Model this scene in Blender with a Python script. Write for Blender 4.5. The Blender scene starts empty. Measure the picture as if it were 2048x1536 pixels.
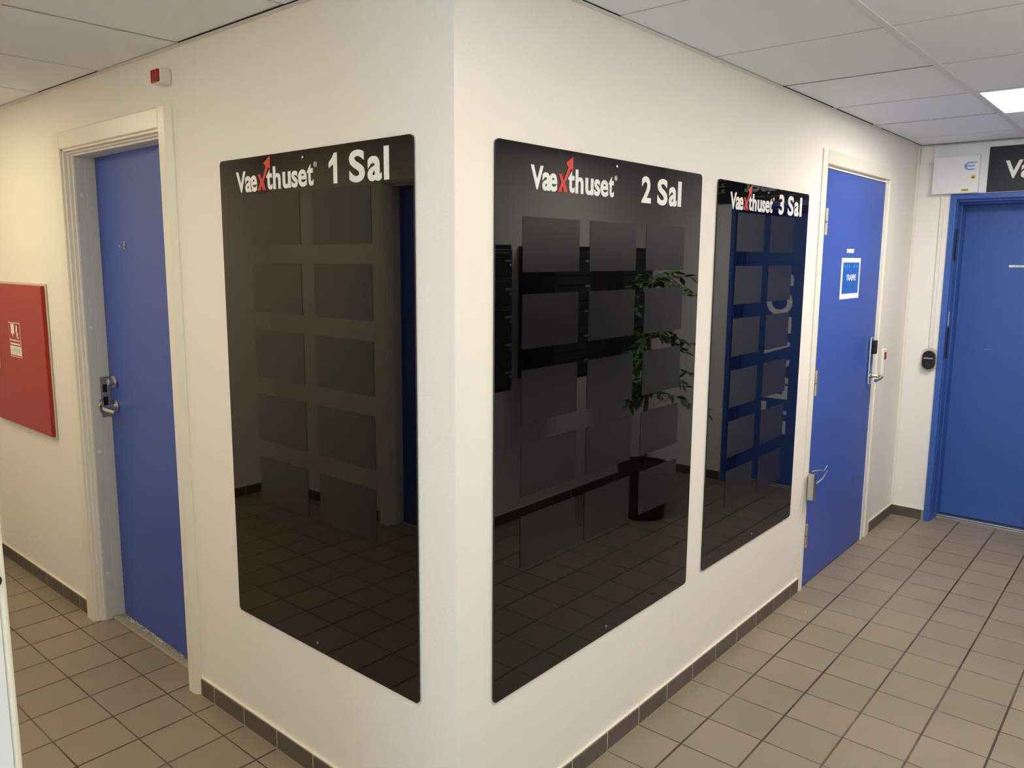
import bpy, bmesh, math, random
from mathutils import Vector, Matrix
random.seed(7)
SC = bpy.context.scene
COL = SC.collection
R = math.radians
PI = math.pi

# ------------------------------------------------------------------ camera
CAM = (1.3230, -1.3635, 1.6226)
YAW, PITCH, ROLL, FPX, PPX, PPY = R(41.0342), R(-8.3892), R(0.2525), 1579.91, 994.956, 751.25
fw = Vector((-math.sin(YAW) * math.cos(PITCH), math.cos(YAW) * math.cos(PITCH), math.sin(PITCH)))
rt = Vector((math.cos(YAW), math.sin(YAW), 0)); up = rt.cross(fw)
rt2 = rt * math.cos(ROLL) + up * math.sin(ROLL); up2 = -rt * math.sin(ROLL) + up * math.cos(ROLL)
cd = bpy.data.cameras.new('camera'); cam = bpy.data.objects.new('camera', cd); COL.objects.link(cam)
m3 = Matrix((rt2, up2, -fw)).transposed()
cam.matrix_world = Matrix.Translation(CAM) @ m3.to_4x4()
cd.sensor_width = 36; cd.sensor_fit = 'HORIZONTAL'; cd.lens = FPX / 2048 * 36
cd.shift_x = (1024 - PPX) / 2048; cd.shift_y = (PPY - 768) / 2048
cd.clip_start = .02
SC.camera = cam

# ------------------------------------------------------------------ world (overcast sky outside the window), exposure
w = bpy.data.worlds.new('World'); SC.world = w; w.use_nodes = True
bg = w.node_tree.nodes['Background']; bg.inputs['Color'].default_value = (.60, .80, 1, 1); bg.inputs['Strength'].default_value = 4.6
SC.view_settings.view_transform = 'Standard'; SC.view_settings.look = 'None'
SC.view_settings.gamma = 1; SC.view_settings.use_curve_mapping = False
SC.view_settings.exposure = 0.05
SC.cycles.max_bounces = 10; SC.cycles.diffuse_bounces = 6; SC.cycles.glossy_bounces = 4
SC.cycles.sample_clamp_indirect = 6
# lamp colours and powers (W); each is used by its ceiling light's builder
LAMP_LIFT = ((1.0, .91, .78), 22.5)
LAMP_MID = ((1.0, .88, .68), 4.5)
LAMP_CORR = ((1.0, .84, .52), 8)
FILL_FAR = ((1.0, .91, .69), 11.5)
FILL_SIDE = ((1.0, .95, .80), 13.5)
FILL_CAM = ((.90, .96, 1), 5)

CZ = 2.308          # ceiling height
YE = 4.04           # end wall
XR = 1.75           # right wall
YO = -1.75          # wall opposite, left corridor
XL = -3.46          # far end of left corridor
YS = -3.2           # south wall with the window

# ------------------------------------------------------------------ materials
def mat(name, col, rough=.5, metal=0, spec=.5, ior=1.45, bump=None, emit=None, coat=0, var=None):
    m = bpy.data.materials.new(name); m.use_nodes = True
    nt = m.node_tree; b = nt.nodes['Principled BSDF']
    b.inputs['Base Color'].default_value = (*col, 1); b.inputs['Roughness'].default_value = rough
    b.inputs['Metallic'].default_value = metal; b.inputs['IOR'].default_value = ior
    b.inputs['Specular IOR Level'].default_value = spec
    b.inputs['Coat Weight'].default_value = coat
    tc = None
    if bump or var:
        tc = nt.nodes.new('ShaderNodeNewGeometry')
    if var:   # (scale, amount): soft blotchy wear in the paint itself
        n = nt.nodes.new('ShaderNodeTexNoise'); n.inputs['Scale'].default_value = var[0]; n.inputs['Detail'].default_value = 3
        nt.links.new(tc.outputs['Position'], n.inputs['Vector'])
        mx = nt.nodes.new('ShaderNodeMix'); mx.data_type = 'RGBA'
        mx.inputs[6].default_value = (*[c * (1 - var[1]) for c in col], 1); mx.inputs[7].default_value = (*[min(1, c * (1 + var[1])) for c in col], 1)
        nt.links.new(n.outputs['Fac'], mx.inputs[0]); nt.links.new(mx.outputs[2], b.inputs['Base Color'])
    if bump:  # (scale, strength, distance)
        n = nt.nodes.new('ShaderNodeTexNoise'); n.inputs['Scale'].default_value = bump[0]; n.inputs['Detail'].default_value = 4
        nt.links.new(tc.outputs['Position'], n.inputs['Vector'])
        bp = nt.nodes.new('ShaderNodeBump'); bp.inputs['Strength'].default_value = bump[1]; bp.inputs['Distance'].default_value = bump[2]
        nt.links.new(n.outputs['Fac'], bp.inputs['Height']); nt.links.new(bp.outputs['Normal'], b.inputs['Normal'])
    if emit:
        b.inputs['Emission Color'].default_value = (*emit[0], 1); b.inputs['Emission Strength'].default_value = emit[1]
    return m

M = {}
M['wall'] = mat('wall_paint', (.84, .81, .765), .62, bump=(140, .35, .0016), var=(1.3, .015))
M['wall2'] = mat('end_wall_paint', (.84, .81, .785), .5, bump=(120, .2, .0012))
M['casing'] = mat('casing_paint', (.80, .77, .69), .32)
M['jamb'] = mat('jamb_grey_paint', (.62, .62, .60), .38)
M['ceil'] = mat('ceiling_tile', (.82, .85, .90), .85, bump=(260, .3, .0008))
M['bar'] = mat('ceiling_bar', (.72, .71, .69), .5)
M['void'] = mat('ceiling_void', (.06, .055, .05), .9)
M['base'] = mat('skirting_tile', (.105, .088, .070), .42, bump=(60, .1, .001), var=(8, .12))
M['grout'] = mat('skirting_grout', (.52, .47, .37), .8)
M['caulk'] = mat('cream_caulk', (.80, .74, .60), .5)
M['blue'] = mat('blue_door_paint', (.042, .092, .41), .36, bump=(30, .06, .002), var=(1.8, .05))
M['blue2'] = mat('blue_lift_paint', (.040, .105, .38), .4, bump=(90, .12, .001), var=(2.2, .05))
M['bluejamb'] = mat('blue_lift_frame_paint', (.045, .115, .42), .36)
M['sign'] = mat('black_acrylic', (.0008, .0008, .0008), .018, spec=.5, ior=1.60)
M['plate'] = mat('satin_black_plate', (.0035, .0035, .004), .27, ior=1.47)
M['letters'] = mat('white_vinyl', (.80, .80, .80), .45)
M['red'] = mat('red_vinyl', (.60, .030, .022), .4)
M['chrome'] = mat('brushed_steel', (.62, .60, .56), .22, metal=1)
M['alu'] = mat('aluminium', (.55, .53, .50), .38, metal=1)
M['steel_dull'] = mat('dull_zinc', (.42, .42, .40), .45, metal=.8)
M['black'] = mat('black_plastic', (.012, .012, .014), .3)
M['dark'] = mat('gap_shade_black', (.006, .006, .007), .8)
M['rubber'] = mat('black_rubber', (.02, .02, .022), .6)
M['white'] = mat('white_plastic', (.78, .77, .74), .35)
M['boxwhite'] = mat('white_enamel', (.76, .77, .80), .38)
M['hyd'] = mat('red_enamel', (.36, .018, .014), .38, spec=.35)
M['hydframe'] = mat('grey_enamel', (.60, .56, .46), .4)
M['lens'] = mat('red_lens', (.35, .008, .010), .12, coat=.4)
M['paper'] = mat('white_paper', (.84, .83, .82), .5)
M['yellow'] = mat('yellow_label', (.70, .58, .03), .5)
M['logoblue'] = mat('light_blue_print', (.17, .36, .80), .35)
M['ink'] = mat('dark_ink', (.05, .05, .055), .6)
M['greyink'] = mat('grey_ink', (.30, .30, .32), .6)
M['mail'] = mat('anthracite_steel', (.028, .030, .034), .35)
M['maildark'] = mat('dark_steel_side', (.012, .013, .014), .4)
M['leaf'] = mat('leaf_green', (.055, .15, .022), .38, var=(14, .45))
M['bark'] = mat('grey_bark', (.16, .13, .10), .8, bump=(90, .6, .003))
M['pot'] = mat('dark_pot', (.022, .022, .022), .35)
M['soil'] = mat('potting_soil', (.015, .011, .008), .95, bump=(120, 1, .01))
M['leafwhite'] = mat('white_door_leaf', (.78, .78, .76), .4)
M['leafedge'] = mat('cream_leaf_edge', (.80, .76, .60), .3)
M['lampframe'] = mat('lamp_frame', (.78, .78, .78), .4)
M['led'] = None
M['sillcream'] = mat('cream_metal_strip', (.42, .38, .29), .4, metal=.3)

def terrazzo():
    m = mat('terrazzo_threshold', (.6, .58, .55), .5); nt = m.node_tree; b = nt.nodes['Principled BSDF']
    g = nt.nodes.new('ShaderNodeNewGeometry'); v = nt.nodes.new('ShaderNodeTexVoronoi'); v.inputs['Scale'].default_value = 190
    nt.links.new(g.outputs['Position'], v.inputs['Vector'])
    rp = nt.nodes.new('ShaderNodeValToRGB'); rp.color_ramp.elements[0].color = (.85, .84, .80, 1); rp.color_ramp.elements[1].color = (.12, .11, .10, 1)
    rp.color_ramp.elements[0].position = .35; rp.color_ramp.elements[1].position = .62
    nt.links.new(v.outputs['Distance'], rp.inputs[0]); nt.links.new(rp.outputs[0], b.inputs['Base Color'])
    return m
M['terrazzo'] = terrazzo()

def floor_mat():
    m = bpy.data.materials.new('quarry_tile_floor'); m.use_nodes = True; nt = m.node_tree; N = nt.nodes; Lk = nt.links
    b = N['Principled BSDF']
    g = N.new('ShaderNodeNewGeometry'); sep = N.new('ShaderNodeSeparateXYZ'); Lk.new(g.outputs['Position'], sep.inputs[0])
    def math_(op, a, bb=None):
        n = N.new('ShaderNodeMath'); n.operation = op
        for i, v in enumerate((a, bb)):
            if v is None: continue
            if isinstance(v, (int, float)): n.inputs[i].default_value = v
            else: Lk.new(v, n.inputs[i])
        return n.outputs[0]
    def axis(out, off):
        s = math_('DIVIDE', math_('SUBTRACT', out, off), .2)
        cell = math_('FLOOR', s); fr = math_('SUBTRACT', s, cell)
        d = math_('MULTIPLY', math_('MINIMUM', fr, math_('SUBTRACT', 1.0, fr)), .2)   # metres to nearest joint
        return cell, d
    cx, dx = axis(sep.outputs[0], .1755); cy, dy = axis(sep.outputs[1], .1105)
    # joints: those running along y are wider
    jn = N.new('ShaderNodeTexNoise'); jn.inputs['Scale'].default_value = 9; Lk.new(g.outputs['Position'], jn.inputs['Vector'])
    wob = math_('MULTIPLY', math_('SUBTRACT', jn.outputs['Fac'], .5), .0012)
    dxj = math_('ADD', dx, wob); dyj = math_('ADD', dy, wob)
    def ss(v, lo, hi):
        n = N.new('ShaderNodeMapRange'); n.interpolation_type = 'SMOOTHSTEP'; n.inputs[1].default_value = lo; n.inputs[2].default_value = hi
        Lk.new(v, n.inputs[0]); return n.outputs[0]
    tile = math_('MINIMUM', ss(dxj, .0026, .0042), ss(dyj, .0016, .0030))
    cmb = N.new('ShaderNodeCombineXYZ'); Lk.new(cx, cmb.inputs[0]); Lk.new(cy, cmb.inputs[1])
    wn = N.new('ShaderNodeTexWhiteNoise'); wn.noise_dimensions = '2D'; Lk.new(cmb.outputs[0], wn.inputs['Vector'])
    nz = N.new('ShaderNodeTexNoise'); nz.inputs['Scale'].default_value = 5; nz.inputs['Detail'].default_value = 6; Lk.new(g.outputs['Position'], nz.inputs['Vector'])
    nf = N.new('ShaderNodeTexNoise'); nf.inputs['Scale'].default_value = 160; nf.inputs['Detail'].default_value = 2; Lk.new(g.outputs['Position'], nf.inputs['Vector'])
    val = math_('ADD', math_('ADD', math_('MULTIPLY', wn.outputs['Value'], .12), math_('MULTIPLY', nz.outputs['Fac'], .30)), math_('ADD', math_('MULTIPLY', nf.outputs['Fac'], .10), .74))
    tc = N.new('ShaderNodeMix'); tc.data_type = 'RGBA'; tc.blend_type = 'MULTIPLY'; tc.inputs[0].default_value = 1
    tc.inputs[6].default_value = (.262, .212, .158, 1)
    cc = N.new('ShaderNodeCombineColor'); [Lk.new(val, cc.inputs[i]) for i in range(3)]; Lk.new(cc.outputs[0], tc.inputs[7])
    gn = N.new('ShaderNodeTexNoise'); gn.inputs['Scale'].default_value = 2.2; gn.inputs['Detail'].default_value = 3; Lk.new(g.outputs['Position'], gn.inputs['Vector'])
    gr = N.new('ShaderNodeValToRGB'); gr.color_ramp.elements[0].position = .42; gr.color_ramp.elements[1].position = .66
    gr.color_ramp.elements[0].color = (.035, .024, .015, 1); gr.color_ramp.elements[1].color = (.12, .095, .068, 1); Lk.new(gn.outputs['Fac'], gr.inputs[0])
    mx = N.new('ShaderNodeMix'); mx.data_type = 'RGBA'; Lk.new(tile, mx.inputs[0]); Lk.new(gr.outputs[0], mx.inputs[6]); Lk.new(tc.outputs[2], mx.inputs[7])
    # a few pale paint specks trodden in
    vs = N.new('ShaderNodeTexVoronoi'); vs.inputs['Scale'].default_value = 7; Lk.new(g.outputs['Position'], vs.inputs['Vector'])
    sp = math_('MULTIPLY', math_('LESS_THAN', vs.outputs['Distance'], .028), math_('GREATER_THAN', wn.outputs['Value'], .80))
    m2 = N.new('ShaderNodeMix'); m2.data_type = 'RGBA'; Lk.new(sp, m2.inputs[0]); Lk.new(mx.outputs[2], m2.inputs[6]); m2.inputs[7].default_value = (.7, .65, .58, 1)
    Lk.new(m2.outputs[2], b.inputs['Base Color'])
    rr = math_('ADD', .40, math_('MULTIPLY', nz.outputs['Fac'], .14)); Lk.new(rr, b.inputs['Roughness'])
    bp = N.new('ShaderNodeBump'); bp.inputs['Strength'].default_value = .6; bp.inputs['Distance'].default_value = .0015
    hh = math_('ADD', tile, math_('MULTIPLY', nf.outputs['Fac'], .10)); Lk.new(hh, bp.inputs['Height']); Lk.new(bp.outputs[0], b.inputs['Normal'])
    return m
M['floor'] = floor_mat()

def glass_mat():
    m = bpy.data.materials.new('window_glass'); m.use_nodes = True; b = m.node_tree.nodes['Principled BSDF']
    b.inputs['Transmission Weight'].default_value = 1; b.inputs['Roughness'].default_value = 0; b.inputs['IOR'].default_value = 1.02
    b.inputs['Base Color'].default_value = (1, 1, 1, 1); return m
M['glass'] = glass_mat()

# ------------------------------------------------------------------ mesh helpers
def obj(name, bm, m, parent=None, smooth=False):
    bmesh.ops.recalc_face_normals(bm, faces=bm.faces)
    me = bpy.data.meshes.new(name); bm.to_mesh(me); bm.free()
    if smooth:
        for p in me.polygons: p.use_smooth = True
    for x in (m if isinstance(m, (list, tuple)) else [m]): me.materials.append(M[x] if isinstance(x, str) else x)
    o = bpy.data.objects.new(name, me); COL.objects.link(o)
    if parent: o.parent = parent
    return o

def new(): return bmesh.new()

def merge(dst, src, mtx=None):
    me = bpy.data.meshes.new('tmp'); src.to_mesh(me); src.free()
    if mtx: me.transform(mtx)
    dst.from_mesh(me); bpy.data.meshes.remove(me)

def box(bm, x0, x1, y0, y1, z0, z1, bev=0, seg=2):
    t = bmesh.new(); bmesh.ops.create_cube(t, size=1)
    for v in t.verts: v.co = Vector(((x0 + x1) / 2 + v.co.x * (x1 - x0), (y0 + y1) / 2 + v.co.y * (y1 - y0), (z0 + z1) / 2 + v.co.z * (z1 - z0)))
    if bev: bmesh.ops.bevel(t, geom=t.edges[:], offset=bev, segments=seg, affect='EDGES', profile=.5)
    merge(bm, t); return bm

def B(*a, **k): return box(new(), *a, **k)

def cyl(bm, p0, p1, r, r2=None, n=20, bev=0):
    p0 = Vector(p0); p1 = Vector(p1); d = p1 - p0; t = bmesh.new()
    bmesh.ops.create_cone(t, cap_ends=True, segments=n, radius1=r, radius2=r if r2 is None else r2, depth=d.length)
    if bev:
        ed = [e for e in t.edges if len(e.link_faces) == 2 and any(len(f.verts) > 4 for f in e.link_faces)]
        bmesh.ops.bevel(t, geom=ed, offset=bev, segments=2, affect='EDGES', profile=.5)
    merge(bm, t, Matrix.Translation((p0 + p1) / 2) @ d.to_track_quat('Z', 'Y').to_matrix().to_4x4()); return bm

def tube(bm, pts, r, n=10, r1=None):
    pts = [Vector(p) for p in pts]; rings = []
    for i, p in enumerate(pts):
        a = pts[max(i - 1, 0)]; b = pts[min(i + 1, len(pts) - 1)]; q = (b - a).to_track_quat('Z', 'Y')
        rr = r if r1 is None else r + (r1 - r) * i / (len(pts) - 1)
        rings.append([bm.verts.new(p + q @ Vector((math.cos(2 * PI * k / n) * rr, math.sin(2 * PI * k / n) * rr, 0))) for k in range(n)])
    for a, b in zip(rings, rings[1:]):
        for k in range(n): bm.faces.new((a[k], a[(k + 1) % n], b[(k + 1) % n], b[k]))
    bm.faces.new(rings[0][::-1]); bm.faces.new(rings[-1]); return bm

def prism(bm, poly, y0, y1, plane='XZ'):
    """polygon in XZ (or XY) extruded along y (or z)"""
    f = (lambda p, y: (p[0], y, p[1])) if plane == 'XZ' else (lambda p, z: (p[0], p[1], z))
    if plane == 'YZ': f = lambda p, x: (x, p[0], p[1])
    t = bmesh.new()
    a = [t.verts.new(f(p, y0)) for p in poly]; b = [t.verts.new(f(p, y1)) for p in poly]
    n = len(poly)
    for i in range(n): t.faces.new((a[i], a[(i + 1) % n], b[(i + 1) % n], b[i]))
    t.faces.new(a); t.faces.new(b[::-1])
    t.normal_update(); bmesh.ops.triangulate(t, faces=[x for x in t.faces if len(x.verts) > 4])
    merge(bm, t); return bm

def rrect(x0, x1, z0, z1, r, n=6):
    pts = []
    for cx, cz, a0 in ((x1 - r, z1 - r, 0), (x0 + r, z1 - r, 90), (x0 + r, z0 + r, 180), (x1 - r, z0 + r, 270)):
        for k in range(n + 1):
            a = R(a0 + 90 * k / n); pts.append((cx + r * math.cos(a), cz + r * math.sin(a)))
    return pts

def ring(bm, cx, cz, ro, ri, y0, y1, n=28, a0=0, a1=360, sz=1):
    t = bmesh.new(); full = a1 - a0 >= 360; k_ = n if full else n + 1
    L = []
    for k in range(k_):
        a = R(a0 + (a1 - a0) * k / n); c, s = math.cos(a), math.sin(a) * sz
        L.append([t.verts.new((cx + q * c, y, cz + q * s)) for q, y in ((ro, y0), (ri, y0), (ri, y1), (ro, y1))])
    for k in range(n):
        a, b = L[k], L[(k + 1) % len(L)]
        for j in range(4): t.faces.new((a[j], a[(j + 1) % 4], b[(j + 1) % 4], b[j]))
    if not full: t.faces.new(L[0]); t.faces.new(L[-1][::-1])
    merge(bm, t); return bm

_glyph = {}
def glyph(bm, s, x0, x1, z0, z1, y0, th=.0012, bold=.028, keep=False):
    """text s fitted to the box x0..x1, z0..z1, front face at y0 (towards -y)"""
    key = (s, bold)
    if key not in _glyph:
        c = bpy.data.curves.new('t', 'FONT'); c.body = s; c.size = 1; c.extrude = .5; c.offset = bold; c.resolution_u = 5
        o = bpy.data.objects.new('t', c); COL.objects.link(o); bpy.context.view_layer.update()
        dg = bpy.context.evaluated_depsgraph_get(); me = o.evaluated_get(dg).to_mesh()
        vs = [tuple(v.co) for v in me.vertices]; fs = [tuple(p.vertices) for p in me.polygons]
        o.evaluated_get(dg).to_mesh_clear(); bpy.data.objects.remove(o); bpy.data.curves.remove(c)
        _glyph[key] = (vs, fs)
    vs, fs = _glyph[key]
    ax = min(v[0] for v in vs); bx = max(v[0] for v in vs); az = min(v[1] for v in vs); bz = max(v[1] for v in vs)
    nv = [bm.verts.new((x0 + (v[0] - ax) / (bx - ax) * (x1 - x0), y0 + (th if v[2] < 0 else 0), z0 + (v[1] - az) / (bz - az) * (z1 - z0))) for v in vs]
    for f in fs:
        try: bm.faces.new([nv[i] for i in f])
        except ValueError: pass
    return bm

# ------------------------------------------------------------------ things
ROT = {'W1': 0, 'END': 0, 'W2': PI / 2, 'R': -PI / 2, 'OPP': PI, 'S': PI}
def on_wall(wall, u, z, out=0):
    """point on a wall; u is the world coordinate that runs along that wall"""
    return {'W1': (u, -out, z), 'END': (u, YE - out, z), 'W2': (out, u, z), 'R': (XR - out, u, z), 'OPP': (u, YO + out, z)}[wall]
def thing(name, label, cat, wall=None, u=0, z=0, loc=None, rot=None, group=None):
    o = bpy.data.objects.new(name, None); COL.objects.link(o); o.empty_display_size = .1
    o.location = loc if loc else on_wall(wall, u, z); o.rotation_euler = (0, 0, rot if rot is not None else ROT.get(wall, 0))
    o['label'] = label; o['category'] = cat
    if group: o['group'] = group
    return o
def tag(o, label, cat, group=None):
    o['label'] = label; o['category'] = cat
    if group: o['group'] = group
    return o
def struct(o, label=None, cat=None):
    o['kind'] = 'structure'
    if label: o['label'] = label
    if cat: o['category'] = cat
    return o
def sthing(name, wall, u, z, label, cat):
    o = thing(name, label, cat, wall, u, z); o['kind'] = 'structure'; return o

# ================================================================== ROOM SHELL
f_ = B(-3.8, 2.1, -3.5, 4.5, -.15, 0); struct(obj('floor', f_, 'floor'), 'grey brown square quarry tile floor with dark joints', 'floor')

def xyprism(bm, poly, z0, z1): return prism(bm, poly, z0, z1, 'XY')
T = .28
# wall_left: y = 0 plane, mitred at the outside corner, recess for door_1
bm = new(); D1 = (-2.262, -1.378, 2.068, .17)
xyprism(bm, [(-3.75, 0), (D1[0], 0), (D1[0], T), (-3.75, T)], 0, CZ + .1)
xyprism(bm, [(D1[1], 0), (0, 0), (-T, T), (D1[1], T)], 0, CZ + .1)
box(bm, D1[0], D1[1], 0, T, D1[2], CZ + .1); box(bm, D1[0], D1[1], D1[3], T, 0, D1[2])
struct(obj('wall_left', bm, 'wall'), 'off-white painted wall with the 1 Sal board', 'wall')
# wall_right (x = 0 plane), recess for door_2
bm = new(); D2 = (2.458, 3.462, 2.066, .06)
xyprism(bm, [(0, 0), (0, D2[0]), (-T, D2[0]), (-T, T)], 0, CZ + .1)
box(bm, -T, 0, D2[1], YE + .3, 0, CZ + .1); box(bm, -T, 0, D2[0], D2[1], D2[2], CZ + .1); box(bm, -T, -D2[3], D2[0], D2[1], 0, D2[2])
struct(obj('wall_right', bm, 'wall'), 'cream painted wall with the 2 Sal and 3 Sal boards', 'wall')
# wall_back with lift recess
bm = new(); D3 = (.215, 1.17, 2.0, .235)
box(bm, 0, D3[0], YE, YE + .45, 0, CZ + .1); box(bm, D3[1], XR + .2, YE, YE + .45, 0, CZ + .1)
box(bm, D3[0], D3[1], YE, YE + .45, D3[2], CZ + .1); box(bm, D3[0], D3[1], YE + D3[3], YE + .45, 0, D3[2])
struct(obj('wall_back', bm, 'wall2'), 'white end wall around the blue lift door', 'wall')
struct(obj('wall_side', B(XR, XR + .2, YS - .2, YE + .4, 0, CZ + .1), 'wall'), 'off-white wall behind the letter boxes and the potted tree', 'wall')
# opposite corridor wall with door_4 recess
bm = new(); D4 = (-2.262, -1.378, 2.068, .17)
box(bm, -3.75, D4[0], YO - T, YO, 0, CZ + .1); box(bm, D4[1], .17, YO - T, YO, 0, CZ + .1)
box(bm, D4[0], D4[1], YO - T, YO, D4[2], CZ + .1); box(bm, D4[0], D4[1], YO - T, YO - D4[3], 0, D4[2])
struct(obj('wall_front', bm, 'wall'), 'corridor wall seen mirrored in the 1 Sal board', 'wall')
struct(obj('wall_far', B(XL - .2, XL, YO - .2, .2, 0, CZ + .1), 'wall'), 'end wall of the left corridor beyond the red hose cabinet', 'wall')
struct(obj('wall_inner', B(-.03, .17, YS - .2, YO - T, 0, CZ + .1), 'wall'), 'side wall of the entrance passage', 'wall')
# south wall with window
bm = new(); W = (.45, 1.72, .25, 2.15)
box(bm, .17, W[0], YS - .2, YS, 0, CZ + .1); box(bm, W[1], XR, YS - .2, YS, 0, CZ + .1)
box(bm, W[0], W[1], YS - .2, YS, 0, W[2]); box(bm, W[0], W[1], YS - .2, YS, W[3], CZ + .1)
struct(obj('wall_entrance', bm, 'wall'), 'wall around the daylight window', 'wall')
wn = thing('window_1', 'tall daylight window in the entrance passage', 'window', loc=((W[0] + W[1]) / 2, YS - .1, W[2]), rot=0); wn['kind'] = 'structure'
bm = new(); hw = (W[1] - W[0]) / 2; hh = W[3] - W[2]
for a in ((-hw, -hw + .05, 0, hh), (hw - .05, hw, 0, hh), (-hw, hw, 0, .05), (-hw, hw, hh - .05, hh), (-.025, .025, 0, hh)):
    box(bm, a[0], a[1], -.03, .03, a[2], a[3])
obj('window_frame', bm, 'casing', wn); obj('pane', B(-hw + .05, hw - .05, -.004, .004, .05, hh - .05), 'glass', wn)

# ------------------------------------------------------------------ ceiling tiles on a visible grid
xl = [-.03 + .6 * k for k in range(-6, 4)]; yl = [.66 - .6 * k for k in range(7, 0, -1)] + [.66 + .607 * j for j in range(0, 7)]
LIGHTS = {(.57, 2.481): 0, (.57, -.54): 1, (-3.03, -1.14): 2, (.57, -2.34): 3, (-1.23, -1.74): 4, (1.17, .66): 5}
def inside(x, y): return (YS < y < YE and 0.17 < x < XR) if y < YO else ((XL < x < XR and y < 0) or (0 < x < XR and y < YE))
bm = new(); bars = new()
cells = []
for i, xa in enumerate(xl[:-1]):
    xb = xl[i + 1]
    for j, ya in enumerate(yl[:-1]):
        yb = yl[j + 1]
        cells.append((xa, xb, ya, yb))
# (x range, y range) pieces clipped to the rooms
def clip(c, r): 
    a = (max(c[0], r[0]), min(c[1], r[1]), max(c[2], r[2]), min(c[3], r[3]))
    return a if a[1] - a[0] > .03 and a[3] - a[2] > .03 else None
ROOMS = [(XL, 0, YO, 0), (0, XR, YO, YE), (.17, XR, YS, YO)]
for c in cells:
    if any(abs(c[0] - lx) < .02 and abs(c[2] - ly) < .03 for lx, ly in LIGHTS): continue
    parts = [p for p in (clip(c, (XL, XR, YO, 0)), clip(c, (0, XR, 0, YE)), clip(c, (.17, XR, YS, YO))) if p]
    for p in parts:
        if p[2] < 0 <= 0 < p[3] and p[0] < 0: continue
        dz = random.choice((0, 0, .0008, .0016)); g = .0030
        y1 = p[3] - g
        if abs(p[3] - (.66 + .607 * 2)) < .01 and 0 <= p[0] < .3: y1 -= .006; dz = 0
        box(bm, p[0] + g, p[1] - g, p[2] + g, y1, CZ + .004 + dz, CZ + .02 + dz, bev=.0012, seg=1)
vd = B(-3.8, 2.1, -3.5, 4.5, CZ + .05, CZ + .12)  # slab coloured dark to stand in for the unlit space above the tiles
ce = struct(obj('ceiling', bm, 'ceil'), 'pale grey suspended tile ceiling', 'ceiling')
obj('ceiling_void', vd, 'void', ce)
M['seam'] = mat('ceiling_joint', (.52, .51, .50), .8)
bm = new(); dk = new()
for y in yl:
    if y > .1 and y < YE: box(bm, .02, XR - .02, y - .0022, y + .0022, CZ + .0034, CZ + .0045)
for x in xl:
    if XL < x < -.1: box(bm, x - .0022, x + .0022, YO + .02, -.02, CZ + .0034, CZ + .0045)
obj('tile_joints', bm, 'seam', ce)
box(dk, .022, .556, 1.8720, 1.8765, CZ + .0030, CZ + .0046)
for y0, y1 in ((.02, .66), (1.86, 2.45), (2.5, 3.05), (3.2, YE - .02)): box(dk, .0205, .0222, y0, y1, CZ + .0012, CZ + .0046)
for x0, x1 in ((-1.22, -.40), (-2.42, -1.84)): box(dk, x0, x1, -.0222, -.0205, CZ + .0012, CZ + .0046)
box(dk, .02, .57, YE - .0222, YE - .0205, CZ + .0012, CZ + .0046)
obj('gap_shade_strips', dk, 'dark', ce)  # solid black strips that paint the shadow of the seam and edge gaps
# main bars along y, and the edge angles on the walls
for x in (.57, 1.17): box(bars, x - .011, x + .011, YO, YE, CZ + .001, CZ + .006)
for y in (-.54, -1.14): box(bars, XL, 0.0, y - .010, y + .010, CZ + .001, CZ + .006)
obj_b = struct(obj('trim_1', bars, 'bar'), 'white painted main runners of the ceiling grid', 'ceiling trim')
bm = new()
for r_ in ((XL, .02, -.02, 0), (0, .02, 0, YE), (.02, XR, YE - .02, YE), (XR - .02, XR, YS, YE - .02), (XL, XL + .02, YO, -.02), (XL, .17, YO, YO + .02)):
    box(bm, r_[0], r_[1], r_[2], r_[3], CZ - .0005, CZ + .0012)
for r_ in ((XL, .0, -.0015, 0), (0, .0015, 0, YE), (.0, XR, YE - .0015, YE)):
    box(bm, r_[0], r_[1], r_[2], r_[3], CZ - .001, CZ + .02)
struct(obj('trim_2', bm, 'bar'), 'white edge angle where ceiling meets the walls', 'ceiling trim')

# ------------------------------------------------------------------ skirting tiles
HB = .066
def skirting(name, wall, segs, off, label):
    """segs: (u0, u1); off: joint phase"""
    o_ = new(); gr = new(); ck = new()
    for u0, u1 in segs:
        k = math.floor((u0 - off) / .2); cuts = [u0]
        while off + .2 * (k + 1) < u1 - .004:
            k += 1
            if off + .2 * k > u0 + .004: cuts.append(off + .2 * k)
        cuts.append(u1)
        for a, b in zip(cuts, cuts[1:]):
            def bx(bm, a, b, t0, t1, z0, z1, bev=0):
                if wall == 'W1': box(bm, a, b, -t1, -t0, z0, z1, bev)
                if wall == 'OPP': box(bm, a, b, YO + t0, YO + t1, z0, z1, bev)
                if wall == 'W2': box(bm, t0, t1, a, b, z0, z1, bev)
                if wall == 'R': box(bm, XR - t1, XR - t0, a, b, z0, z1, bev)
                if wall == 'L': box(bm, XL + t0, XL + t1, a, b, z0, z1, bev)
                if wall == 'END': box(bm, a, b, YE - t1, YE - t0, z0, z1, bev)
            bx(o_, a + .0022, b - .0022, 0, .0115, .002, HB, .0012)
        bx(gr, u0, u1, 0, .0108, 0, HB - .001); bx(ck, u0, u1, 0, .0075, HB - .001, HB + .0045, .001)
    a = obj(name, o_, 'base'); struct(a, label, 'skirting')
    obj('grout', gr, 'grout', a); obj('caulk', ck, 'caulk', a)
skirting('baseboard_left', 'W1', [(XL, -2.338), (-1.318, .0)], -2.2225, 'brown tile skirting below the 1 Sal board')
skirting('baseboard_right', 'W2', [(-.0, 2.413), (3.545, YE)], .1105, 'brown tile skirting below the 2 Sal and 3 Sal boards')
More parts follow.
